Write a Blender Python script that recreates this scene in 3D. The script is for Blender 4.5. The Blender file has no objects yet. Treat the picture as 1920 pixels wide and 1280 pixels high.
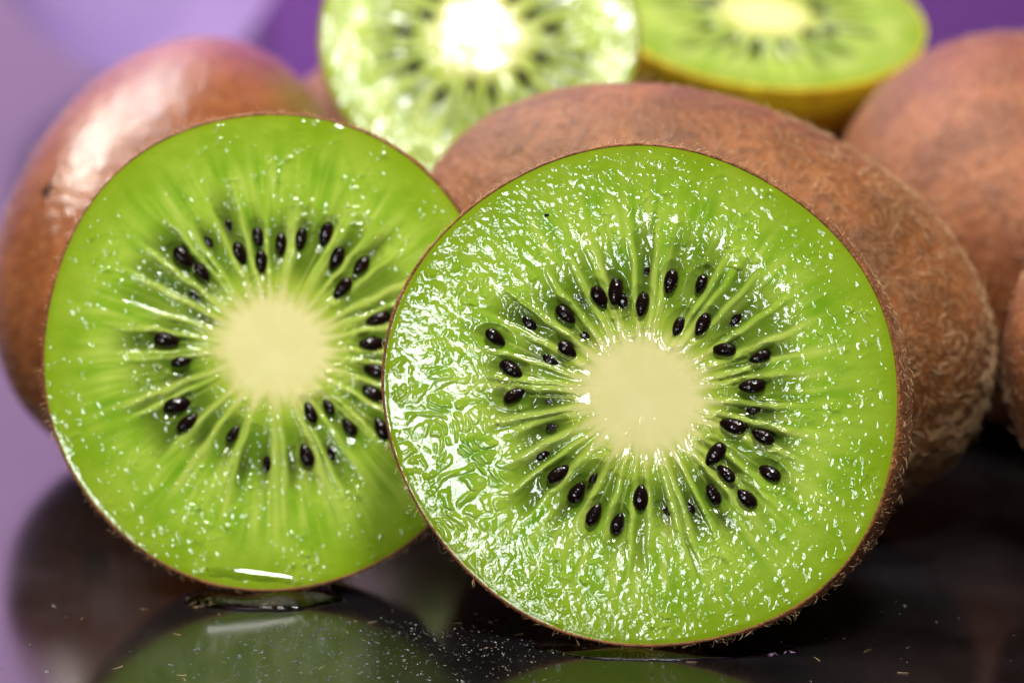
import bpy, math
import numpy as np
from mathutils import Matrix, Vector

MM = 0.001
rad = math.radians
scene = bpy.context.scene
COL = scene.collection
rng = np.random.default_rng(7)

# ------------------------------------------------------------------ camera
cam_data = bpy.data.cameras.new("camera")
cam = bpy.data.objects.new("camera", cam_data)
COL.objects.link(cam)
cam.location = (0.0, -0.23, 0.08747)
cam.rotation_euler = (rad(90 - 13.0), 0, 0)
cam_data.lens = 90.0
cam_data.sensor_width = 36.0
cam_data.clip_start = 0.01
cam_data.clip_end = 20.0
cam_data.dof.use_dof = True
cam_data.dof.focus_distance = 0.2535
cam_data.dof.aperture_fstop = 17.5
scene.camera = cam

# ------------------------------------------------------------------ world and lamps
world = bpy.data.worlds.new("World")
scene.world = world
world.use_nodes = True
bg = world.node_tree.nodes["Background"]
bg.inputs[0].default_value = (0.85, 0.8, 0.8, 1)
bg.inputs[1].default_value = 0.02

def area(name, loc, target, sx, sy, power, color):
    d = bpy.data.lights.new(name, 'AREA')
    d.shape = 'RECTANGLE'
    d.size, d.size_y = sx, sy
    d.energy = power
    d.color = color
    o = bpy.data.objects.new(name, d)
    COL.objects.link(o)
    o.location = loc
    o.rotation_euler = (Vector(target) - Vector(loc)).to_track_quat('-Z', 'Y').to_euler()
    return o

area("overhead_lamp", (-0.03, -0.01, 0.50), (0.0, 0.06, 0.02), 0.15, 0.15, 1.55, (1.0, 0.94, 0.90))
area("left_back_lamp", (-0.34, 0.30, 0.44), (-0.02, 0.14, 0.03), 0.08, 0.08, 2.7, (1.0, 0.93, 0.85))
area("front_lamp", (0.060, -0.20, 0.46), (0.0, 0.03, 0.03), 0.09, 0.09, 2.8, (1.0, 0.98, 0.97))
area("low_front_lamp", (-0.200, -0.445, 0.058), (0.0, 0.016, 0.025), 0.11, 0.075, 0.92, (0.90, 0.95, 1.0))
area("backdrop_lamp", (-0.30, 0.75, 0.95), (-0.25, 1.30, 0.20), 0.30, 0.30, 20.0, (1.0, 0.97, 1.0))

vs = scene.view_settings
vs.view_transform = 'Standard'
vs.look = 'None'
vs.exposure = 0.0
vs.gamma = 1.0
scene.cycles.max_bounces = 10
scene.cycles.transparent_max_bounces = 8
scene.cycles.use_denoising = True
scene.cycles.sample_clamp_indirect = 4.0

# ------------------------------------------------------------------ material helpers
class NT:
    def __init__(self, name):
        self.m = bpy.data.materials.new(name)
        self.m.use_nodes = True
        self.t = self.m.node_tree
        self.p = self.t.nodes["Principled BSDF"]
    def n(self, typ, ins=None, **kw):
        nd = self.t.nodes.new(typ)
        for k, v in kw.items():
            setattr(nd, k, v)
        for k, v in (ins or {}).items():
            self.put(nd.inputs[k], v)
        return nd
    def put(self, sock, v):
        if isinstance(v, bpy.types.NodeSocket):
            self.t.links.new(v, sock)
        else:
            sock.default_value = v
    def set(self, **kw):
        for k, v in kw.items():
            self.put(self.p.inputs[k.replace('_', ' ')], v)
    def attr(self, name):
        return self.n('ShaderNodeAttribute', attribute_name=name).outputs['Fac']
    def math(self, op, a, b=0.0, clamp=False):
        nd = self.n('ShaderNodeMath', operation=op, use_clamp=clamp)
        self.put(nd.inputs[0], a)
        self.put(nd.inputs[1], b)
        return nd.outputs[0]
    def mix(self, f, a, b):
        nd = self.n('ShaderNodeMix', data_type='RGBA')
        self.put(nd.inputs[0], f)
        self.put(nd.inputs[6], a)
        self.put(nd.inputs[7], b)
        return nd.outputs[2]
    def ramp(self, f, stops):
        nd = self.n('ShaderNodeValToRGB')
        self.put(nd.inputs[0], f)
        el = nd.color_ramp.elements
        while len(el) < len(stops):
            el.new(0.5)
        for e, (p, c) in zip(el, stops):
            e.position = p
            e.color = c if len(c) == 4 else (*c, 1)
        return nd.outputs[0]
    def obj(self):
        return self.n('ShaderNodeTexCoord').outputs['Object']
    def noise(self, scale, detail=3.0, rough=0.55, vec=None, distort=0.0):
        nd = self.n('ShaderNodeTexNoise', {'Scale': scale, 'Detail': detail, 'Roughness': rough, 'Distortion': distort})
        self.put(nd.inputs['Vector'], vec if vec is not None else self.obj())
        return nd.outputs[0]
    def voronoi(self, scale, feature='F1', out=0, vec=None):
        nd = self.n('ShaderNodeTexVoronoi', {'Scale': scale}, feature=feature)
        self.put(nd.inputs['Vector'], vec if vec is not None else self.obj())
        return nd.outputs[out]
    def bump(self, h, dist, strength=1.0, normal=None):
        nd = self.n('ShaderNodeBump', {'Height': h, 'Distance': dist, 'Strength': strength})
        if normal is not None:
            self.put(nd.inputs['Normal'], normal)
        return nd.outputs[0]

def flesh_material(name, outer=(0.195, 0.345, 0.016), outer2=(0.295, 0.435, 0.038), rough=0.02):
    M = NT(name)
    core, ray, loc, dark, rim, streak, blotch = (M.attr(a) for a in ('core', 'ray', 'locule', 'dark', 'rim', 'streak', 'blotch'))
    big = M.noise(160.0, 2.0)
    mid = M.noise(700.0, 3.0)
    fine = M.noise(2600.0, 2.0)
    c = M.mix(M.ramp(big, [(0.38, (0, 0, 0)), (0.62, (1, 1, 1))]), (*outer, 1), (*outer2, 1))
    c = M.mix(M.math('MULTIPLY', M.ramp(mid, [(0.52, (0, 0, 0)), (0.72, (1, 1, 1))]), 0.45), c, (0.17, 0.35, 0.008, 1))
    c = M.mix(M.math('MULTIPLY', M.ramp(fine, [(0.62, (0, 0, 0)), (0.75, (1, 1, 1))]), 0.35), c, (0.08, 0.22, 0.01, 1))
    c = M.mix(M.math('MULTIPLY', blotch, 0.8), c, (0.105, 0.260, 0.006, 1))
    c = M.mix(M.math('MULTIPLY', streak, 0.85), c, (0.44, 0.54, 0.085, 1))
    c = M.mix(M.math('MULTIPLY', rim, 0.85), c, (0.185, 0.26, 0.005, 1))
    c = M.mix(M.math('MULTIPLY', loc, 0.88), c, (0.050, 0.095, 0.006, 1))
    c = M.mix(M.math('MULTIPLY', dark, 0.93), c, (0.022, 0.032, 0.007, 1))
    c = M.mix(M.math('MULTIPLY', ray, 0.75), c, (0.38, 0.45, 0.085, 1))
    cc = M.mix(M.ramp(M.noise(260.0, 1.5), [(0.3, (0, 0, 0)), (0.75, (1, 1, 1))]), (0.64, 0.595, 0.25, 1), (0.69, 0.635, 0.29, 1))
    c = M.mix(M.math('MULTIPLY', M.attr('halo'), 0.62), c, (0.40, 0.42, 0.055, 1))
    cc = M.mix(M.math('MULTIPLY', M.attr('fibre'), 0.20), cc, (0.60, 0.56, 0.16, 1))
    c = M.mix(core, c, cc)
    # diffuse light scatters inside the translucent flesh, so the body shading follows a softened normal
    geo = M.n('ShaderNodeNewGeometry').outputs['Normal']
    flat = M.n('ShaderNodeVectorTransform', {'Vector': (0, 0, 1)}, vector_type='NORMAL', convert_from='OBJECT', convert_to='WORLD').outputs[0]
    mx = M.n('ShaderNodeMix', data_type='VECTOR')
    M.put(mx.inputs[0], 0.6)
    M.put(mx.inputs[4], geo)
    M.put(mx.inputs[5], flat)
    nrm = M.n('ShaderNodeVectorMath', operation='NORMALIZE')
    M.put(nrm.inputs[0], mx.outputs[1])
    M.set(Base_Color=c, Roughness=0.6, Specular_IOR_Level=0.0, Normal=nrm.outputs[0],
          Coat_Weight=1.0, Coat_Roughness=rough, Coat_IOR=1.45)
    amp = M.math('SUBTRACT', 1.0, M.math('MULTIPLY', core, 0.9))
    h = M.math('MULTIPLY', M.noise(3400.0, 2.0), amp)
    M.set(Coat_Normal=M.bump(h, 0.00003, 0.6))
    return M.m

def skin_material(name, a, b, c2, rough=0.42, bumpd=0.0006, spec=0.28, lump=0.0):
    M = NT(name)
    n1 = M.noise(90.0, 4.0, 0.6)
    n2 = M.noise(650.0, 4.0, 0.65)
    col = M.mix(M.ramp(n1, [(0.42, (0, 0, 0)), (0.58, (1, 1, 1))]), (*a, 1), (*b, 1))
    col = M.mix(M.math('MULTIPLY', M.ramp(n2, [(0.45, (0, 0, 0)), (0.72, (1, 1, 1))]), 0.7), col, (*c2, 1))
    pores = M.ramp(M.voronoi(520.0), [(0.0, (1, 1, 1)), (0.22, (0, 0, 0))])
    col = M.mix(M.math('MULTIPLY', pores, 0.35), col, (c2[0] * 0.5, c2[1] * 0.5, c2[2] * 0.5, 1))
    h = M.math('ADD', M.math('MULTIPLY', n2, 0.8), M.math('MULTIPLY', M.noise(2300.0, 3.0), 0.35))
    h = M.math('ADD', h, M.math('MULTIPLY', M.noise(330.0, 2.0), lump))
    M.set(Base_Color=col, Roughness=M.math('ADD', rough - 0.08, M.math('MULTIPLY', n2, 0.22)), Specular_IOR_Level=spec,
          Sheen_Weight=0.06, Sheen_Roughness=0.4, Sheen_Tint=(0.9, 0.6, 0.45, 1),
          Normal=M.bump(h, bumpd, 1.0))
    return M.m

def plain(name, col, rough, **kw):
    M = NT(name)
    n = M.noise(300.0, 3.0)
    M.set(Base_Color=M.mix(n, (*col, 1), (col[0] * .8, col[1] * .8, col[2] * .8, 1)), Roughness=rough, **kw)
    return M.m

MAT = {}
MAT['flesh'] = flesh_material('kiwi_flesh')
MAT['flesh_far'] = flesh_material('kiwi_flesh_pale', (0.34, 0.46, 0.045), (0.48, 0.57, 0.12), 0.10)
MAT['skin'] = skin_material('kiwi_skin', (0.30, 0.102, 0.034), (0.20, 0.064, 0.021), (0.085, 0.025, 0.010), 0.36)
MAT['skin_shiny'] = skin_material('kiwi_skin_shiny', (0.27, 0.090, 0.028), (0.19, 0.060, 0.018), (0.085, 0.023, 0.009), 0.13, 0.00026, 0.55, 0.9)
MAT['skin_gold'] = skin_material('kiwi_skin_golden', (0.27, 0.098, 0.028), (0.17, 0.062, 0.016), (0.060, 0.021, 0.007), 0.42)
MAT['skin_olive'] = skin_material('kiwi_skin_olive', (0.80, 0.60, 0.015), (0.70, 0.48, 0.015), (0.42, 0.22, 0.015), 0.5)
MAT['flesh_slice'] = flesh_material('kiwi_flesh_slice', (0.21, 0.30, 0.045), (0.31, 0.37, 0.09), 0.25)
MAT['fuzz'] = plain('kiwi_fuzz', (0.64, 0.41, 0.20), 0.4)
MAT['nub'] = plain('kiwi_stem_nub', (0.07, 0.04, 0.02), 0.8)
MAT['speck'] = plain('dark_speck', (0.010, 0.008, 0.006), 0.9, Specular_IOR_Level=0.1)

def seed_material():
    M = NT('kiwi_seed')
    v = M.voronoi(3800.0)
    M.set(Base_Color=M.mix(M.noise(900.0), (0.004, 0.002, 0.002, 1), (0.010, 0.004, 0.003, 1)), Roughness=0.16,
          Specular_IOR_Level=0.3, Normal=M.bump(v, 0.00006, 0.6))
    return M.m
MAT['seed'] = seed_material()

def table_material():
    M = NT('polished_black_table')
    sm = M.noise(45.0, 4.0, 0.6)
    fine = M.noise(900.0, 3.0)
    dust = M.ramp(M.voronoi(700.0), [(0.0, (1, 1, 1)), (0.10, (0, 0, 0))])
    base = M.mix(M.ramp(sm, [(0.4, (0, 0, 0)), (0.75, (1, 1, 1))]), (0.0035, 0.003, 0.0035, 1), (0.013, 0.011, 0.012, 1))
    base = M.mix(M.math('MULTIPLY', dust, M.math('MULTIPLY', sm, 0.10)), base, (0.3, 0.28, 0.27, 1))
    M.set(Base_Color=base, IOR=1.55, Specular_IOR_Level=0.5,
          Roughness=M.math('ADD', 0.06, M.math('MULTIPLY', sm, 0.16)),
          Normal=M.bump(fine, 0.00001, 0.35))
    return M.m
MAT['table'] = table_material()

def juice_material():
    M = NT('kiwi_juice')
    M.set(Base_Color=(0.93, 0.97, 0.80, 1), Roughness=0.02, IOR=1.35, Transmission_Weight=1.0)
    return M.m
MAT['juice'] = juice_material()

# ------------------------------------------------------------------ mesh helpers
def grid_mesh(name, V, faces, smooth=True):
    """V: (n,3) metres; faces: (m,3) or (m,4) int array"""
    me = bpy.data.meshes.new(name)
    k = faces.shape[1]
    me.vertices.add(len(V))
    me.vertices.foreach_set('co', np.ascontiguousarray(V, dtype=np.float32).ravel())
    me.loops.add(faces.size)
    me.loops.foreach_set('vertex_index', np.ascontiguousarray(faces, dtype=np.int32).ravel())
    me.polygons.add(len(faces))
    me.polygons.foreach_set('loop_start', np.arange(0, faces.size, k, dtype=np.int32))
    me.polygons.foreach_set('use_smooth', np.full(len(faces), smooth, dtype=bool))
    me.update(calc_edges=True)
    me.validate()
    return me

def link(name, me, mat, parent=None, mat4=None):
    o = bpy.data.objects.new(name, me)
    COL.objects.link(o)
    if mat is not None and not me.materials:
        me.materials.append(mat)
    if parent is not None:
        o.parent = parent
    if mat4 is not None:
        o.matrix_basis = mat4
    return o

def empty(name, loc, label, cat, group=None):
    o = bpy.data.objects.new(name, None)
    COL.objects.link(o)
    o.location = loc
    o.empty_display_size = 0.01
    o['label'] = label
    o['category'] = cat
    if group:
        o['group'] = group
    return o

def polar_faces(nr, nt, off=0):
    i, j = np.meshgrid(np.arange(nr - 1), np.arange(nt), indexing='ij')
    j2 = (j + 1) % nt
    return np.stack([i * nt + j, (i + 1) * nt + j, (i + 1) * nt + j2, i * nt + j2], -1).reshape(-1, 4) + off

def sstep(a, b, x):
    t = np.clip((x - a) / (b - a), 0, 1)
    return t * t * (3 - 2 * t)

# 2-D gradient noise and cell noise, vectorised
_perm = np.random.default_rng(3).permutation(512)
_ga = np.random.default_rng(4).uniform(0, 2 * np.pi, 512)
_jx = np.random.default_rng(5).random(512)
_jy = np.random.default_rng(6).random(512)
def _h(ix, iy):
    return _perm[(_perm[ix & 511] + iy) & 511]
def perlin(x, y):
    ix, iy = np.floor(x).astype(int), np.floor(y).astype(int)
    fx, fy = x - ix, y - iy
    def g(dx, dy):
        a = _ga[_h(ix + dx, iy + dy)]
        return np.cos(a) * (fx - dx) + np.sin(a) * (fy - dy)
    u, v = fx ** 3 * (fx * (fx * 6 - 15) + 10), fy ** 3 * (fy * (fy * 6 - 15) + 10)
    return ((g(0, 0) * (1 - u) + g(1, 0) * u) * (1 - v) + (g(0, 1) * (1 - u) + g(1, 1) * u) * v) * 1.5
def cells(x, y):
    ix, iy = np.floor(x).astype(int), np.floor(y).astype(int)
    f1 = np.full(x.shape, 9.0)
    f2 = np.full(x.shape, 9.0)
    for dx in (-1, 0, 1):
        for dy in (-1, 0, 1):
            hh = _h(ix + dx, iy + dy)
            d = np.hypot(ix + dx + _jx[hh] - x, iy + dy + _jy[hh] - y)
            f2 = np.minimum(f2, np.maximum(f1, d))
            f1 = np.minimum(f1, d)
    return f1, f2

def cell_rand(x, y):
    ix, iy = np.floor(x).astype(int), np.floor(y).astype(int)
    f1 = np.full(x.shape, 9.0)
    rn = np.zeros(x.shape)
    for dx in (-1, 0, 1):
        for dy in (-1, 0, 1):
            hh = _h(ix + dx, iy + dy)
            d = np.hypot(ix + dx + _jx[hh] - x, iy + dy + _jy[hh] - y)
            m = d < f1
            f1 = np.where(m, d, f1)
            rn = np.where(m, _jx[(hh * 7 + 13) & 511], rn)
    return f1, rn

# ------------------------------------------------------------------ hairs
def fuzz_mesh(name, P, N, D, L, rise, radius):
    """tapered curved three-sided hairs, all in one mesh. P,N,D (n,3); L, rise, radius (n,)"""
    n = len(P)
    T = D - (D * N).sum(1)[:, None] * N
    T /= np.linalg.norm(T, axis=1)[:, None] + 1e-9
    B = np.cross(N, T)
    curl = rng.normal(0, 0.35, n)
    S = np.array([0.0, 0.4, 0.75, 1.0])
    rings = []
    for s in S:
        up = rise * (s - 0.45 * s * s)
        side = curl * s * s
        fwd = np.sqrt(np.maximum(0.05, 1 - rise ** 2)) * s
        rings.append(P + (N * up[:, None] + T * fwd[:, None] + B * side[:, None]) * L[:, None])
    V = np.zeros((n, 10, 3))
    for k in range(3):
        rr = radius * (1.0, 0.85, 0.55)[k]
        for q in range(3):
            a = q * 2 * np.pi / 3
            V[:, k * 3 + q] = rings[k] + (B * np.cos(a) + N * np.sin(a)) * rr[:, None]
    V[:, 9] = rings[3]
    f = []
    for k in range(2):
        for q in range(3):
            a, b = k * 3 + q, k * 3 + (q + 1) % 3
            f += [(a, b, b + 3), (a, b + 3, a + 3)]
    for q in range(3):
        f.append((6 + q, 6 + (q + 1) % 3, 9))
    Fc = (np.array(f)[None] + (np.arange(n) * 10)[:, None, None]).reshape(-1, 3)
    return grid_mesh(name, V.reshape(-1, 3), Fc)

# ------------------------------------------------------------------ cut kiwis
def outline(co):
    def R(th):
        r = np.full_like(th, co[0])
        for k in range(1, (len(co) - 1) // 2 + 1):
            r = r + co[2 * k - 1] * np.cos(k * th) + co[2 * k] * np.sin(k * th)
        return r
    return R

def make_seed_mesh(k):
    r = np.random.default_rng(50 + k)
    nu, nv = 13, 14
    V = []
    for i in range(nu):
        ph = math.pi * i / (nu - 1)
        x = -math.cos(ph)
        w = math.sin(ph) ** 0.85 * (1 - 0.20 * x - 0.06 * k * x * x)
        for j in range(nv):
            a = 2 * math.pi * j / nv
            V.append((x * 1.38, w * 0.78 * math.cos(a), w * 0.60 * math.sin(a)))
    V = np.array(V)
    V *= 1 + 0.02 * r.normal(size=(len(V), 1))
    i, j = np.meshgrid(np.arange(nu - 1), np.arange(nv), indexing='ij')
    j2 = (j + 1) % nv
    Fc = np.stack([i * nv + j, i * nv + j2, (i + 1) * nv + j2, (i + 1) * nv + j], -1).reshape(-1, 4)
    me = grid_mesh('seed', V * MM * 0.96, Fc)
    me.materials.append(MAT['seed'])
    return me
SEEDS = [make_seed_mesh(k) for k in range(3)]

def cut_kiwi(name, label, cat, group, c, e, psi, co, depth, seeds, buried, nr, nt, seed_no,
             core_r=6.3, web=None, bulge=(0, 0), fuzz=0, thick=None, mat='flesh', skin='skin_gold', drop=True,
             ray_n=38, wet=1.0, smooth_core=0.93, patch_lo=0.5):
    """face in the local XY plane (mm), body towards -Z. c face centre (m), e elevation and psi turn of the face normal"""
    rg = np.random.default_rng(seed_no)
    R = outline(co)
    th = np.linspace(0, 2 * np.pi, nt, endpoint=False)
    rho = np.linspace(0, 1, nr) ** 0.92
    RHO, TH = np.meshgrid(rho, th, indexing='ij')
    rr = RHO * R(TH)
    X, Y = rr * np.cos(TH), rr * np.sin(TH)
    # pale rays, pushed off the seeds
    ra = np.linspace(0, 2 * np.pi, ray_n, endpoint=False) + rg.uniform(-0.055, 0.055, ray_n)
    sa = np.array([math.atan2(s[1], s[0]) for s in list(seeds) + list(buried)])
    for _ in range(3):
        for k in range(ray_n):
            d = (ra[k] - sa + np.pi) % (2 * np.pi) - np.pi
            m = np.argmin(np.abs(d))
            if abs(d[m]) < 0.062:
                ra[k] = sa[m] + math.copysign(0.066, d[m] if d[m] else 1)
    ra = np.sort(ra % (2 * np.pi))
    ray = np.zeros_like(X)
    thw = TH + 0.018 * perlin(rr * 0.35 + 9, TH * 6)
    for a in ra:
        d = ((thw - a + np.pi) % (2 * np.pi) - np.pi) * np.maximum(rr, 3)
        end = rg.uniform(15.5, 21.5)
        w = rg.uniform(0.18, 0.42) * (0.60 + 0.055 * rr)
        ray = np.maximum(ray, np.exp(-(d / w) ** 2) * sstep(4.3, 6.3, rr) * (1 - sstep(end - 7.0, end, rr)) * rg.uniform(0.6, 1.0))
    # dark green pockets between the rays
    sect = np.searchsorted(ra, thw % (2 * np.pi)) % ray_n
    s_in, s_out, s_k = rg.uniform(6.4, 8.0, ray_n), rg.uniform(14.0, 19.0, ray_n), rg.uniform(0.55, 1.0, ray_n)
    pk = sstep(s_in[sect] - 1.0, s_in[sect] + 2.4, rr) * (1 - sstep(s_out[sect] - 3.6, s_out[sect] + 0.4, rr)) * s_k[sect]
    gap = np.full_like(X, 9.0)
    for a in ra:
        gap = np.minimum(gap, np.abs((thw - a + np.pi) % (2 * np.pi) - np.pi) * rr)
    loc = pk * sstep(0.10, 0.50, gap)
    # dark smudges round seeds and over buried ones, drawn out along the radius
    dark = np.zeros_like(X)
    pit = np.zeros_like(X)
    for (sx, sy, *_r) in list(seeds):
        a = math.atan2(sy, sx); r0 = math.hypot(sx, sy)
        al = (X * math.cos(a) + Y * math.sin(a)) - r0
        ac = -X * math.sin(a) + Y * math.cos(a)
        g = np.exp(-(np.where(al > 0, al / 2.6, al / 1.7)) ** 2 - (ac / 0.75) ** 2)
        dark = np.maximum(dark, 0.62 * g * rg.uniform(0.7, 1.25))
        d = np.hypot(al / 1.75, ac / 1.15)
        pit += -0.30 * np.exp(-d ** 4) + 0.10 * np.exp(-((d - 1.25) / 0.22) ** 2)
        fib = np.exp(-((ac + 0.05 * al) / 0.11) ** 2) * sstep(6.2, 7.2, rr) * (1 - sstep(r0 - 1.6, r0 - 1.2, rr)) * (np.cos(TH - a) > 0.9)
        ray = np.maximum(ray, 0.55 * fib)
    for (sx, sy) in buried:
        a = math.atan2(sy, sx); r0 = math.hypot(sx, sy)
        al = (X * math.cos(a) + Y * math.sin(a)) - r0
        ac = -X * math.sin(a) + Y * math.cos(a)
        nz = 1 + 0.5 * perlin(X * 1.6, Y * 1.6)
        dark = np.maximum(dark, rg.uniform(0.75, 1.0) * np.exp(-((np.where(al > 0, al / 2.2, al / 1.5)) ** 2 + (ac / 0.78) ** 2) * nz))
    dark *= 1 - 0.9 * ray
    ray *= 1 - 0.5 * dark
    cr = core_r * (1 + 0.05 * np.cos(2 * TH + 0.6) + 0.06 * perlin(np.cos(TH) * 1.5, np.sin(TH) * 1.5) + 0.09 * perlin(np.cos(TH) * 7, np.sin(TH) * 7 + 2))
    core = 1 - sstep(0.86, 1.34 + 0.45 * ray, rr / cr + 0.05 * perlin(X * 1.1, Y * 1.1))
    rim = 0.6 * sstep(0.74, 1.0, RHO) + 0.4 * sstep(0.965, 1.0, RHO)
    streak = (np.clip(0.6 * perlin(rr * 0.10, TH * 9.0 + 3) + 0.8 * perlin(rr * 0.13 + 5, TH * 21.0), 0, 1)
              + 0.6 * np.clip(perlin(rr * 0.2 + 15, TH * 43.0), 0, 1)) * sstep(8, 12, rr) * (1 - sstep(17, 23.5, rr))
    streak = np.clip(streak, 0, 1)
    blotch = np.clip(0.9 * perlin(rr * 0.12 + 40, TH * 15.0 + 8) + 0.5 * perlin(X * 0.25, Y * 0.25 + 60), 0, 1) * sstep(8, 12, rr) * (1 - 0.6 * sstep(19, 24, rr))  # large deep green blotches in the flesh's own colour
    # relief in mm
    st = 1 + 0.9 * (1 - sstep(10, 20, rr))
    ca, sa_ = np.cos(TH), np.sin(TH)
    q1, q2 = rr / st, TH * 11.0
    patch = patch_lo + 0.95 * np.clip(perlin(X * 0.19 + 3, Y * 0.19) + 0.35, 0, 1.2)
    body = (1 - smooth_core * sstep(0.2, 0.8, core))
    hz = 0.014 * perlin(X / 1.3, Y / 1.3)
    hz += 0.11 * perlin(rr / 3.0, TH * 13.0) * sstep(6.5, 9, rr) * (1 - sstep(16, 20, rr)) * np.clip(0.5 + perlin(X * 0.5 + 77, Y * 0.5), 0, 1)
    for cs, am, wd, o_ in ((1.55, 0.150, 0.30, 0.0), (0.95, 0.105, 0.30, 20.0), (0.58, 0.060, 0.32, 40.0)):
        wx_ = X / cs + 0.5 * perlin(X * 0.9 + o_, Y * 0.9)
        wy_ = Y / cs + 0.5 * perlin(X * 0.9, Y * 0.9 + 17 + o_)
        f1, rnd = cell_rand(wx_ + o_, wy_)
        hz += am * np.exp(-(f1 / wd) ** 2) * np.clip((rnd - 0.35) / 0.65, 0, 1)
    h = hz * body * patch * wet + 0.09 * ray * body - 0.26 * loc - 0.10 * dark
    if web is not None:
        wx, wy, wr = web
        wm = np.exp(-(((X - wx) / wr) ** 2 + ((Y - wy) / (wr * 1.5)) ** 2) ** 1.5) * sstep(9.5, 13, rr)
        sc_ = 1.9 * (1 + 0.25 * perlin(X * 0.22 + 8, Y * 0.22))
        g1, g2 = cells(X / sc_ + 0.28 * perlin(X * 0.6, Y * 0.6 + 5), Y / sc_ + 0.28 * perlin(X * 0.6 + 9, Y * 0.6))
        thr = 0.07 + 0.30 * np.clip(perlin(X * 0.45 + 21, Y * 0.45) + 0.15, 0, 0.8)
        dd = g2 - g1
        film = sstep(thr, thr + 0.22, dd) * (0.10 + 0.085 * perlin(X / 1.25, Y / 1.25 + 4) + 0.07 * dd) + 0.08 * hz * sstep(thr + 0.1, thr + 0.35, dd) + 0.006 * perlin(X / 2.2, Y / 2.2)
        wm *= sstep(-0.45, 0.05, perlin(X * 0.3 + 50, Y * 0.3))
        h = h * (1 - wm) + film * wm
    h += pit
    h *= 1 - sstep(0.975, 1.0, RHO)
    h += -0.05 * sstep(0.97, 1.0, RHO) ** 2
    V = np.stack([X, Y, h], -1).reshape(-1, 3) * MM
    attrs = {'core': core, 'ray': ray, 'locule': loc, 'dark': dark, 'rim': rim, 'streak': streak, 'blotch': blotch, 'fibre': np.clip(0.5 + 0.9 * perlin(rr * 0.35 + 2, TH * 17.0), 0, 1) * sstep(1.0, 4.0, rr), 'halo': (1 - sstep(0.9 * core_r, 1.9 * core_r, rr)) * (1 - 0.5 * dark)}

    Xa = np.array([math.cos(psi), math.sin(psi), 0])
    na = np.array([math.sin(psi) * math.cos(e), -math.cos(psi) * math.cos(e), math.sin(e)])
    Ya = np.cross(na, Xa)
    Rm = np.stack([Xa, Ya, na], 1)
    # skin: lip round the face, then the body behind it
    ns = max(120, nt // 4)
    ts = np.linspace(0, 2 * np.pi, ns, endpoint=False)
    Rs = R(ts)
    lip = 0.32 + 0.07 * perlin(ts * 5, ts * 0 + seed_no) + 0.05 * perlin(ts * 21, ts * 0 + 3)
    bl = bulge[0] * np.maximum(0, np.cos(ts - bulge[1])) ** 2
    rows = [np.stack([(Rs - 0.06) * np.cos(ts), (Rs - 0.06) * np.sin(ts), np.full(ns, -0.25)], -1),
            np.stack([(Rs + 0.02) * np.cos(ts), (Rs + 0.02) * np.sin(ts), np.full(ns, -0.03)], -1),
            np.stack([(Rs + lip * .6) * np.cos(ts), (Rs + lip * .6) * np.sin(ts), np.full(ns, -0.02)], -1)]
    if thick is None:
        for ph in np.linspace(0.006, np.pi / 2, 40):
            s = np.cos(ph) ** 0.93 + bl * np.sin(2 * ph) * np.cos(ph) ** 0.5 if ph < np.pi / 2 - 1e-6 else np.zeros(ns) + 1e-3
            r_ = (Rs + lip) * s * (1 + 0.006 * perlin(np.cos(ts) * 2 + ph * 3, np.sin(ts) * 2))
            rows.append(np.stack([r_ * np.cos(ts), r_ * np.sin(ts), np.full(ns, -depth * np.sin(ph) - 0.05)], -1))
    else:
        for t in np.linspace(0.01, 1, 14):
            r_ = (Rs + lip) * (1 - 0.10 * t ** 2.2)
            rows.append(np.stack([r_ * np.cos(ts), r_ * np.sin(ts), np.full(ns, -thick * t - 0.03)], -1))
    SV = np.concatenate(rows) * MM
    wz = (SV @ Rm.T)[:, 2] + c[2]
    c = np.array(c, float)
    if drop:
        c[2] -= wz.min() - 0.00002
    root = empty(name, (c[0], c[1], 0.0 if drop else c[2] + (SV @ Rm.T)[:, 2].min()), label, cat, group)
    Mx = Matrix.Translation((0, 0, c[2] - root.location.z)) @ Matrix([list(r) for r in Rm]).to_4x4()

    kc = int(np.searchsorted(rho * co[0], core_r * 0.96)) + 1
    for nm, i0, i1 in (('core', 0, kc), ('flesh', kc - 1, nr)):
        me = grid_mesh(nm, V[i0 * nt:i1 * nt], polar_faces(i1 - i0, nt))
        for k, v in attrs.items():
            at = me.attributes.new(k, 'FLOAT', 'POINT')
            at.data.foreach_set('value', np.ascontiguousarray(v[i0:i1].ravel(), dtype=np.float32))
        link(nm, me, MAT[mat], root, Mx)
    sk = link('skin', grid_mesh('skin', SV, polar_faces(len(rows), ns)), MAT[skin], root, Mx)
    if thick is not None:
        ur = R(th) * (1 - 0.10) + 0.2
        un = np.linspace(0.0, 1, 12)
        UV = np.concatenate([np.stack([ur * k * np.cos(th), ur * k * np.sin(th), np.full(nt, -thick - 0.03)], -1) for k in un]) * MM
        link('underside', grid_mesh('underside', UV, polar_faces(12, nt)[:, ::-1]), MAT[mat], root, Mx)
    Hs = h
    for n_, s in enumerate(seeds):
        sx, sy = s[0], s[1]
        ang = s[2] if len(s) > 2 else math.degrees(math.atan2(sy, sx)) + 180
        if math.cos(rad(ang) - math.atan2(-sy, -sx)) < 0:
            ang += 180
        sc = rg.uniform(0.88, 1.06) * (s[3] if len(s) > 3 else 1.0)
        sm = (Matrix.Translation((sx * MM, sy * MM, (0.05 + rg.uniform(-0.10, 0.10) - (rg.uniform(0.1, 0.42) if rg.random() < 0.5 else 0)) * MM)) @ Matrix.Rotation(rad(ang), 4, 'Z')
              @ Matrix.Rotation(rg.uniform(-0.26, 0.26), 4, 'Y') @ Matrix.Diagonal((sc, sc * rg.uniform(0.92, 1.08), sc, 1)))
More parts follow.
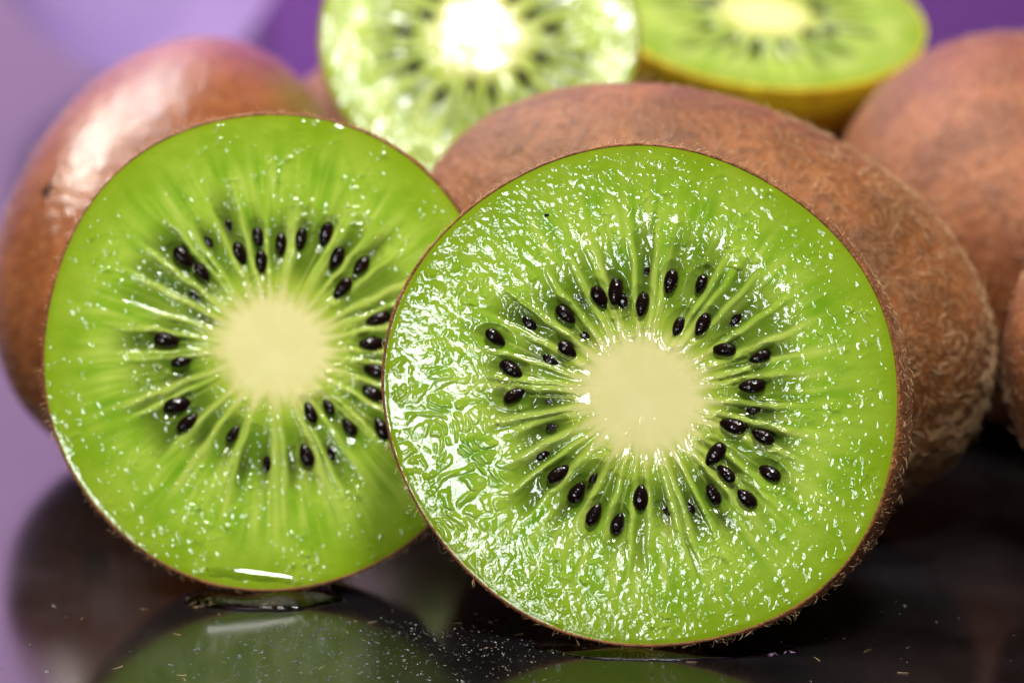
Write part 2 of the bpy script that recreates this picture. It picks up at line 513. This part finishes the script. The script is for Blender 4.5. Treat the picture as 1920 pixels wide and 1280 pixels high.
        link('seed', SEEDS[n_ % 3], None, root, Mx @ sm)
    for n_, (sx, sy) in enumerate(buried):          # seeds sunk in the pulp, only a sliver of each shows
        a_ = math.atan2(sy, sx) + math.pi + rg.uniform(-0.25, 0.25)
        sm = (Matrix.Translation((sx * MM, sy * MM, -rg.uniform(0.60, 0.90) * MM)) @ Matrix.Rotation(a_, 4, 'Z')
              @ Matrix.Rotation(rg.uniform(-0.12, 0.12), 4, 'Y') @ Matrix.Diagonal((0.95, 0.95, 0.95, 1)))
        link('seed', SEEDS[n_ % 3], None, root, Mx @ sm)
    if fuzz:
        t_ = rg.uniform(0, 2 * np.pi, fuzz)
        ph = np.abs(rg.normal(0, 0.42, fuzz)).clip(0.005, 1.35)
        ph[:260] = rg.uniform(0.004, 0.09, 260)
        s = np.cos(ph) ** 0.93 + bulge[0] * np.maximum(0, np.cos(t_ - bulge[1])) ** 2 * np.sin(2 * ph) * np.cos(ph) ** 0.5
        rs = (R(t_) + 0.33) * s
        P = np.stack([rs * np.cos(t_), rs * np.sin(t_), -depth * np.sin(ph) - 0.05], -1) * MM
        N = np.stack([np.cos(t_) * np.cos(ph), np.sin(t_) * np.cos(ph), -np.sin(ph) * 0.9], -1)
        N /= np.linalg.norm(N, axis=1)[:, None]
        D = rg.normal(size=(fuzz, 3)) + np.array([0, 0, 0.5])
        lone = np.arange(fuzz) < 260                 # a few long hairs standing up round the cut edge
        L = rg.gamma(3.0, 0.22, fuzz).clip(0.25, 2.4) * MM
        L = np.where(lone, rg.uniform(0.5, 1.5, fuzz) * MM, L)
        fm = fuzz_mesh('fuzz', P, N, D, L, np.where(lone, rg.uniform(0.7, 0.97, fuzz), rg.uniform(0.05, 0.6, fuzz)), rg.uniform(0.018, 0.035, fuzz) * MM)
        fo = link('fuzz', fm, MAT['fuzz'], sk)
        fo['kind'] = 'stuff'
    return root, Mx

# ------------------------------------------------------------------ whole kiwis
def whole_kiwi(label, c, a, b, yaw, pitch, seed_no, skin, fuzz, group, fuzz_len=1.0, end_bias=0.0, hair_w=1.0):
    rg = np.random.default_rng(seed_no)
    Rm = np.array(Matrix.Rotation(yaw, 3, 'Z') @ Matrix.Rotation(pitch, 3, 'Y'))
    def shape(u, t):
        x = np.sin(u)
        r = np.cos(u) ** 0.94
        k = 1 + 0.010 * perlin(np.cos(t) * 1.1 + seed_no, np.sin(t) * 1.1 + x * 1.2) + 0.004 * perlin(np.cos(t) * 4 + x * 4, np.sin(t) * 4 + 7)
        return np.stack([a * x * k, b * r * np.cos(t) * k, b * r * np.sin(t) * k], -1)
    nu, nt = 90, 150
    u = np.linspace(-np.pi / 2 + 0.01, np.pi / 2 - 0.01, nu)
    t = np.linspace(0, 2 * np.pi, nt, endpoint=False)
    U, T = np.meshgrid(u, t, indexing='ij')
    V = shape(U, T).reshape(-1, 3)
    zmin = (V @ Rm.T)[:, 2].min()
    root = empty('whole_kiwi', (c[0], c[1], 0), label, 'kiwifruit', group)
    Mx = Matrix.Translation((0, 0, -zmin + 0.00002)) @ Matrix([list(r) for r in Rm]).to_4x4()
    Fc = polar_faces(nu, nt)[:, ::-1]
    n0 = len(V)
    V = np.concatenate([V, [V[:nt].mean(0)], [V[-nt:].mean(0)]])
    me = grid_mesh('skin', V, Fc)
    sk = link('skin', me, MAT[skin], root, Mx)
    for sgn in (-1, 1):                       # stem scar at one end, blossom tuft at the other
        pr = [(0.0, 0.9), (0.6, 0.85), (1.3, 0.55), (2.0, 0.1), (2.3, -0.5)] if sgn < 0 else [(0.0, 1.2), (0.5, 1.1), (0.9, 0.5), (1.2, -0.4)]
        nn = 14
        rows = [np.stack([np.full(nn, sgn * (a / MM - 0.35 + hh)), (r_ + 0.02) * np.cos(np.arange(nn) * 2 * np.pi / nn),
                          (r_ + 0.02) * np.sin(np.arange(nn) * 2 * np.pi / nn)], -1) for r_, hh in pr]
        f = polar_faces(len(pr), nn)
        link('stem_scar' if sgn < 0 else 'blossom_end', grid_mesh('nub', np.concatenate(rows) * MM, f if sgn > 0 else f[:, ::-1]), MAT['nub'], root, Mx)
    if fuzz:
        d = rg.normal(size=(fuzz, 3))
        d /= np.linalg.norm(d, axis=1)[:, None]
        uu = np.arcsin(d[:, 0]); tt = np.arctan2(d[:, 2], d[:, 1])
        keep = rg.random(fuzz) < (1 - end_bias) + end_bias * sstep(-0.3, 0.9, d[:, 0])
        uu, tt, d = uu[keep], tt[keep], d[keep]
        P = shape(uu, tt)
        N = np.stack([d[:, 0] / a, d[:, 1] / b, d[:, 2] / b], -1)
        N /= np.linalg.norm(N, axis=1)[:, None]
        n = len(P)
        flow = np.stack([perlin(P[:, 1] / 0.004, P[:, 2] / 0.004), perlin(P[:, 0] / 0.004, P[:, 2] / 0.004 + 5), perlin(P[:, 0] / 0.004 + 9, P[:, 1] / 0.004)], -1)
        D = flow * 3 + rg.normal(size=(n, 3)) * 0.6 + np.array([0.6, 0, 0])
        L = rg.gamma(3.0, 0.40, n).clip(0.3, 3.2) * MM * fuzz_len
        fo = link('fuzz', fuzz_mesh('fuzz', P, N, D, L, rg.uniform(0.15, 0.7, n), rg.uniform(0.03, 0.06, n) * MM * hair_w), MAT['fuzz'], sk)
        fo['kind'] = 'stuff'
    return root, Mx, shape

# ------------------------------------------------------------------ setting
def box_mesh(name, x0, x1, y0, y1, z0, z1):
    V = np.array([(x, y, z) for x in (x0, x1) for y in (y0, y1) for z in (z0, z1)], float)
    Fc = np.array([(0, 1, 3, 2), (4, 6, 7, 5), (0, 4, 5, 1), (2, 3, 7, 6), (0, 2, 6, 4), (1, 5, 7, 3)])
    return grid_mesh(name, V, Fc, False)

tb = link('table', box_mesh('table', -1.2, 1.2, -0.75, 1.45, -0.03, 0.0), MAT['table'])
tb['kind'] = 'structure'
MAT['purple'] = plain('purple_backdrop', (0.34, 0.10, 0.55), 0.8)
MAT['lavender'] = plain('lit_side_lavender', (0.62, 0.37, 0.70), 0.8)  # backdrop purple made paler, as on its lit side
bd = link('backdrop', box_mesh('backdrop', -1.2, 1.2, 1.34, 1.36, 0.001, 0.9), MAT['purple'])
bd['kind'] = 'structure'
bl_ = link('lit_side_panel', box_mesh('lit_side_panel', -1.0, -0.158, 1.315, 1.335, 0.001, 0.85), MAT['lavender'])  # added panel, seen only mirrored; pale colour stands for the backdrop's lit left
bl_['kind'] = 'structure'

# ------------------------------------------------------------------ the two sharp halves
SR = [(-14.93, 5.25, -38), (-13.33, 2.15, -30), (-12.88, -0.45, 32), (-7.96, 7.78, -40), (-7.64, 4.33, -36, .9), (-4.59, 9.58, -60), (-3.01, 10.22, 87),
      (2.41, 11.4, 77), (-0.32, 9.04, 82, .92), (5.42, 11.23, 70, .75), (3.33, 7.0, 67, .85), (5.7, 7.24, 64), (7.88, 4.84, 2, 1.05), (11.46, 4.29, 22, .9),
      (10.77, 1.37, 5), (9.01, -2.61, -12), (11.98, -3.54, -23), (7.36, -5.53, 52, 1.08), (8.48, -7.39, -40, .8), (12.72, -7.15, -26, .88), (10.6, -9.73, -43),
      (7.28, -9.5, -58, .85), (0.09, -10.15, 90), (-8.2, -8.11, 37), (-6.27, -9.9, 57, .9), (-4.5, -12.01, 64, .9), (-2.17, -12.86, 72, .85),
      (10.85, -1.05, -3, .5), (-9.03, -3.5, 14, .5), (-4.71, -8.39, 57, .5)]
BR = [(-13.57, 0.86), (-11.58, 6.75), (-6.12, 9.06), (-5.75, 5.52), (-9.43, 3.1), (-9.05, -0.83), (-2.07, 8.93), (0.01, 12.06), (8.84, 7.71), (8.14, -11.59),
      (4.94, -10.78), (2.56, -11.04), (-9.71, -6.25), (-7.41, -11.5)]
COR = [25.105, -0.297, -0.172, 0.447, -0.352, -0.167, -0.005, 0.012, -0.064, -0.133, 0.118, -0.047, 0.033]
CUT = 'halved kiwifruit standing on the table'
half_r, MxR = cut_kiwi('kiwi_half', 'sharp glistening kiwi half with bright wet highlights, overlapping the other upright half', 'kiwi half', CUT,
                  (0.01295, 0.01591, 0.02473), rad(10), rad(-9), COR, 21.0, SR, BR, 270, 1300, 11,
                  core_r=5.35, web=(-18.5, -7.5, 7.0), bulge=(0.17, rad(-17)), fuzz=2600)
SL = [(-9.48, 9.82, -49), (-7.53, 8.2, -51, .8), (-3.51, 10.13, -69), (-1.57, 11.86, -76, .85), (-1.27, 9.25, -86, .85), (0.84, 11.04, 89), (-11.39, 1.08, -11),
      (-9.85, -1.25, 9, .8), (2.94, 11.58, 79, .9), (5.6, 12.06, 74), (6.69, 9.48, 64), (9.28, 8.65, 49, .85), (7.27, 6.3, 49), (11.06, 3.0, 14), (10.28, 0.35, -1),
      (10.52, -2.49, -16), (-10.36, -5.81, 11, 1.05), (-9.32, -7.69, 39), (-4.52, -8.96, 54, .8), (3.67, -6.85, -66), (5.6, -6.26, -61, .8), (7.77, -8.45, -51, .8),
      (10.37, -4.93, -31), (11.16, -8.68, -66), (3.21, -11.36, -69), (14.79, 5.16, 19), (15.53, -1.1, -1), (14.3, -6.75, -31)]
BL = [(-6.76, 11.42), (-8.08, 5.5), (-9.48, -2.78), (-7.77, -9.3), (-3.56, -12.64), (-1.02, -12.13), (1.51, -12.18), (5.75, -11.13), (-4.6, 12.81), (10.62, 10.34), (-6.98, 3.22)]
COL_ = [24.53, -0.406, -0.173, -0.751, 0.142, -0.094, 0.091, -0.187, 0.083, -0.051, -0.013, 0.007, 0.089]
half_l, MxL = cut_kiwi('kiwi_half', 'smoother kiwi half with a large pale core, partly hidden behind the sharp wet half', 'kiwi half', CUT,
                  (-0.02516, 0.03428, 0.02558), rad(15), rad(4), COL_, 21.0, SL, BL, 210, 900, 23,
                  core_r=5.1, web=None, bulge=(0.02, rad(-90)), fuzz=2400, wet=1.7, patch_lo=0.30)

# ------------------------------------------------------------------ whole kiwis round them
WH = 'whole brown kiwifruit'
center_k, MxC, shC = whole_kiwi('long whole kiwi with fuzzy golden end right behind the sharp wet half', (0.0214, 0.0616), 0.0352, 0.0238,
                                rad(-19.4), rad(16.1), 31, 'skin_gold', 22000, WH, 0.95, 0.90, 0.8)
left_k, MxLK, shL = whole_kiwi('shiny reddish-brown whole kiwi with a black spot behind the smoother half', (-0.0443, 0.0987), 0.0354, 0.0212,
                               rad(78.4), rad(-26.8), 32, 'skin_shiny', 1500, WH, 0.5)
edge_k, _, _ = whole_kiwi('whole kiwi cut off by the picture border, beside the fuzzy golden end', (0.0864, 0.051), 0.0336, 0.0246,
                          rad(-155.1), rad(17.8), 33, 'skin', 4000, WH, 0.7)
right_k, _, _ = whole_kiwi('blurred whole kiwi with a soft sheen beside the lying kiwi slice', (0.0678, 0.1083), 0.0351, 0.0251,
                           rad(-89.7), rad(6.8), 34, 'skin', 5000, WH, 0.8)
back_k, _, _ = whole_kiwi('whole kiwi almost hidden under the glaring kiwi half at the back', (-0.004, 0.158), 0.0345, 0.0238,
                          rad(4), rad(0), 35, 'skin', 1500, WH, 0.6)

under_k, _, _ = whole_kiwi('small dark whole kiwi almost hidden beneath the lying kiwi slice', (0.0405, 0.1500), 0.0270, 0.0197,
                           rad(70), rad(0), 36, 'skin', 800, WH, 0.6)

# ------------------------------------------------------------------ cut pieces at the back
def random_seeds(n, seed_no, r0=9.0, r1=12.5):
    rg = np.random.default_rng(seed_no)
    out = []
    for k in range(n):
        a = 2 * math.pi * (k + rg.uniform(-.3, .3)) / n
        r = rg.uniform(r0, r1)
        out.append((r * math.cos(a), r * math.sin(a), math.degrees(a) + 180 + rg.uniform(-12, 12)))
    return out
cut_kiwi('kiwi_half', 'blurred kiwi half leaning back with white glare over its core', 'kiwi half', None,
         (-0.00455, 0.12245, 0.04930), rad(30), rad(3), [21.6, 0.1, -0.2, 0.3, 0.1], 17.0, random_seeds(14, 5, 7.5, 10.5), [], 130, 520, 41,
         core_r=4.8, mat='flesh_far', skin='skin', drop=False, wet=3.0, smooth_core=0.45)
cut_kiwi('kiwi_slice', 'thick blurred kiwi slice lying face up with an olive yellow rim', 'kiwi slice', None,
         (0.03719, 0.14614, 0.04970), rad(69), rad(8), [22.6, 0.2, -0.2, 0.3, -0.1], 9.0, random_seeds(13, 9, 7.5, 10.0), [], 100, 420, 43,
         core_r=4.8, mat='flesh_slice', skin='skin_olive', thick=9.0, drop=False, wet=0.4)

# ------------------------------------------------------------------ marks on the fruit
def blob(name, parent, M4, r, squash, mat, k=0):
    rg = np.random.default_rng(200 + k)
    nn, rows = 12, []
    t = np.arange(nn) * 2 * np.pi / nn
    wob = 1 + 0.22 * rg.normal(size=nn)
    for f, z in ((1.0, 0.0), (0.85, 0.55), (0.45, 0.9), (0.02, 1.0)):
        rows.append(np.stack([r * f * wob * np.cos(t), r * f * wob * np.sin(t), np.full(nn, r * squash * z)], -1))
    me = grid_mesh(name, np.concatenate(rows) * MM, polar_faces(4, nn)[:, ::-1])
    return link(name, me, MAT[mat], parent, M4)
def on_kiwi(Mx, shape, u, t):
    p = shape(np.array([u]), np.array([t]))[0]
    du = shape(np.array([u + .01]), np.array([t]))[0] - p
    dt = shape(np.array([u]), np.array([t + .01]))[0] - p
    n = Vector(np.cross(dt, du)).normalized()
    if n.dot(Vector(p)) < 0:
        n = -n
    return Mx @ Matrix.Translation(Vector(p) - n * 0.0001) @ n.to_track_quat('Z', 'Y').to_matrix().to_4x4()
blob('dark_spot', left_k, on_kiwi(MxLK, shL, -0.378, 1.090), 1.0, 0.35, 'speck', 1)
blob('dark_speck', half_r, MxR @ Matrix.Translation((-10.1 * MM, 17.6 * MM, 0.02 * MM)), 0.20, 0.5, 'speck', 2)

# ------------------------------------------------------------------ small round bowl on the table far behind
def bowl(cx, cy):
    root = empty('bowl', (cx, cy, 0), 'pale lavender frosted bowl, blurred, standing far behind the shiny whole kiwi', 'bowl')
    nn = 72
    t = np.arange(nn) * 2 * np.pi / nn
    R0 = 39.0
    prof = [(0.5, 1.2)]
    for a in np.linspace(-80, 8, 26):
        prof.append((R0 * math.cos(rad(a)), R0 + 0.6 + R0 * math.sin(rad(a))))
    for a in np.linspace(8, -82, 26):
        prof.append(((R0 - 1.5) * math.cos(rad(a)), R0 + 0.8 + (R0 - 1.5) * math.sin(rad(a))))
    rows = [np.stack([r * np.cos(t), r * np.sin(t), np.full(nn, z)], -1) for r, z in prof]
    link('bowl_wall', grid_mesh('bowl_wall', np.concatenate(rows) * MM, polar_faces(len(prof), nn)[:, ::-1]), MAT['bowl'], root)
    fp = [(11, 0.02), (12.5, 0.02), (12.5, 2.6), (11, 2.2)]
    rows = [np.stack([r * np.cos(t), r * np.sin(t), np.full(nn, z)], -1) for r, z in fp]
    link('foot_ring', grid_mesh('foot_ring', np.concatenate(rows) * MM, polar_faces(4, nn)), MAT['bowl'], root)
def bowl_material():
    M = NT('frosted_lavender_glass')
    tr = M.n('ShaderNodeBsdfTranslucent', {'Color': (0.74, 0.62, 0.86, 1)})
    M.set(Base_Color=(0.80, 0.68, 0.90, 1), Roughness=0.2)
    mx = M.n('ShaderNodeMixShader', {0: 0.7})
    M.t.links.new(M.p.outputs[0], mx.inputs[1])
    M.t.links.new(tr.outputs[0], mx.inputs[2])
    M.t.links.new(mx.outputs[0], M.t.nodes['Material Output'].inputs[0])
    return M.m
MAT['bowl'] = bowl_material()
bp = (-0.09990, 0.46813, -0.00037)
bowl(bp[0], bp[1])

# ------------------------------------------------------------------ juice on the table
def puddle(label, cx, cy, rx, ry, h0, k):
    rg = np.random.default_rng(300 + k)
    root = empty('juice_puddle', (cx, cy, 0), label, 'puddle', 'puddles of kiwi juice under the cut halves')
    nn, nr = 96, 22
    t = np.arange(nn) * 2 * np.pi / nn
    w = 1 + 0.10 * perlin(np.cos(t) * 1.6 + k, np.sin(t) * 1.6) + 0.05 * perlin(np.cos(t) * 5, np.sin(t) * 5 + k)
    rows = []
    for q in np.linspace(0.0, 1, nr) ** 0.6:
        z = h0 * (1 - q ** 4) ** 0.7 * (1 + 0.25 * perlin(q * np.cos(t) * 2.2 + k, q * np.sin(t) * 2.2)) + 0.02
        rows.append(np.stack([rx * q * w * np.cos(t), ry * q * w * np.sin(t), z if q < 1 else np.full(nn, 0.02)], -1))
    for q in (0.9, 0.5, 0.01):
        rows.append(np.stack([rx * q * w * np.cos(t), ry * q * w * np.sin(t), np.full(nn, 0.015)], -1))
    link('juice_film', grid_mesh('juice_film', np.concatenate(rows) * MM, polar_faces(len(rows), nn)), MAT['juice'], root)
    return root
def meniscus(parent, Mx_root, pts):
    """film of juice drawn up along the lower edge of a cut face; pts: three points of its upper line (mm)"""
    n = 40
    t = np.linspace(0, 1, n)[:, None]
    p0, p1, p2 = (np.array(p, float) for p in pts)
    ctl = 2 * p1 - 0.5 * (p0 + p2)
    Q = (1 - t) ** 2 * p0 + 2 * t * (1 - t) * ctl + t ** 2 * p2
    d = np.gradient(Q, axis=0)
    d /= np.linalg.norm(d, axis=1)[:, None]
    dn = np.stack([d[:, 1], -d[:, 0]], -1)
    k_ = np.sin(np.pi * (0.02 + 0.96 * t[:, 0])) ** 0.35
    prof = [(0.0, -0.03), (0.04, 0.0), (0.08, 0.020), (0.25, 0.103), (0.42, 0.186), (0.46, 0.196), (0.50, 0.188), (0.54, 0.172), (0.9, 0.05), (1.3, -0.03), (1.3, -0.08), (0.6, -0.10)]
    m = len(prof)
    V = []
    for i in range(n):
        for (dr, dz) in prof:
            q = Q[i] + dn[i] * dr * k_[i]
            V.append((q[0], q[1], 0.02 + dz * k_[i]))
    i, j = np.meshgrid(np.arange(n - 1), np.arange(m), indexing='ij')
    j2 = (j + 1) % m
    Fc = np.stack([i * m + j, (i + 1) * m + j, (i + 1) * m + j2, i * m + j2], -1).reshape(-1, 4)
    link('meniscus', grid_mesh('meniscus', np.array(V) * MM, Fc), MAT['juice'], parent, Mx_root)

pr_ = puddle('shallow juice puddle under the sharp wet kiwi half', 0.0150, 0.0135, 13.5, 4.6, 0.45, 1)
pl_ = puddle('rounded juice puddle under the smoother kiwi half', -0.0262, 0.0285, 8.2, 4.6, 0.85, 2)
meniscus(pl_, Matrix.Translation(half_l.location - pl_.location) @ MxL, ((-8.3, -22.9), (-3.4, -23.25), (2.6, -24.25)))

# tiny droplets and grains splashed on the table in front of the halves
def droplets(n, seed_no):
    rg = np.random.default_rng(seed_no)
    x = -0.034 + 0.040 * rg.beta(2.0, 1.6, n)
    y = 0.0015 + 0.0205 * rg.beta(1.4, 1.3, n)
    m = rg.random(n) < 0.12
    x[m] = rg.uniform(-0.05, 0.06, m.sum())
    y[m] = rg.uniform(0.0, 0.028, m.sum())
    r = rg.gamma(2.0, 0.028, n).clip(0.025, 0.18) * MM
    st = rg.uniform(1.0, 2.2, n)
    an = rg.uniform(-0.6, 0.6, n)
    nn = 7
    t = np.arange(nn) * 2 * np.pi / nn
    V = np.zeros((n, 2 * nn + 1, 3))
    for k, (f, z) in enumerate(((1.0, 0.0), (0.72, 0.42))):
        px, py = f * np.cos(t)[None] * (r * st)[:, None], f * np.sin(t)[None] * r[:, None]
        V[:, k * nn:(k + 1) * nn, 0] = x[:, None] + px * np.cos(an)[:, None] - py * np.sin(an)[:, None]
        V[:, k * nn:(k + 1) * nn, 1] = y[:, None] + px * np.sin(an)[:, None] + py * np.cos(an)[:, None]
        V[:, k * nn:(k + 1) * nn, 2] = 0.00001 + (z * r)[:, None]
    V[:, 2 * nn] = np.stack([x, y, r * 0.6], -1)
    f = []
    for j in range(nn):
        j2 = (j + 1) % nn
        f += [(j, j2, nn + j2), (j, nn + j2, nn + j), (nn + j, nn + j2, 2 * nn)]
    Fc = (np.array(f)[None] + (np.arange(n) * (2 * nn + 1))[:, None, None]).reshape(-1, 3)
    o = link('juice_droplets', grid_mesh('juice_droplets', V.reshape(-1, 3), Fc), MAT['droplet'])
    o['kind'] = 'stuff'
    o['label'] = 'fine droplets and grains splashed on the black table'
    o['category'] = 'droplets'
MAT['droplet'] = plain('droplet', (0.02, 0.02, 0.016), 0.10)
droplets(1500, 77)

def stray_fibres(n, seed_no):
    rg = np.random.default_rng(seed_no)
    P = np.stack([rg.uniform(-0.045, 0.045, n), rg.uniform(0.002, 0.026, n), np.full(n, 0.00006)], -1)
    k = n // 3
    P[:k, 0] = rg.normal(-0.0325, 0.0011, k)
    P[:k, 1] = rg.normal(0.0262, 0.0007, k)
    N = np.tile([0, 0, 1.0], (n, 1))
    D = rg.normal(size=(n, 3))
    rise = np.where(np.arange(n) < k, rg.uniform(0.2, 0.8, n), rg.uniform(0.02, 0.15, n))
    o = link('stray_fuzz', fuzz_mesh('stray_fuzz', P, N, D, rg.uniform(0.4, 1.3, n) * MM, rise, np.full(n, 0.03 * MM)), MAT['fuzz'])
    o['kind'] = 'stuff'
    o['label'] = 'loose brown kiwi hairs lying on the black table'
    o['category'] = 'hairs'
stray_fibres(60, 88)
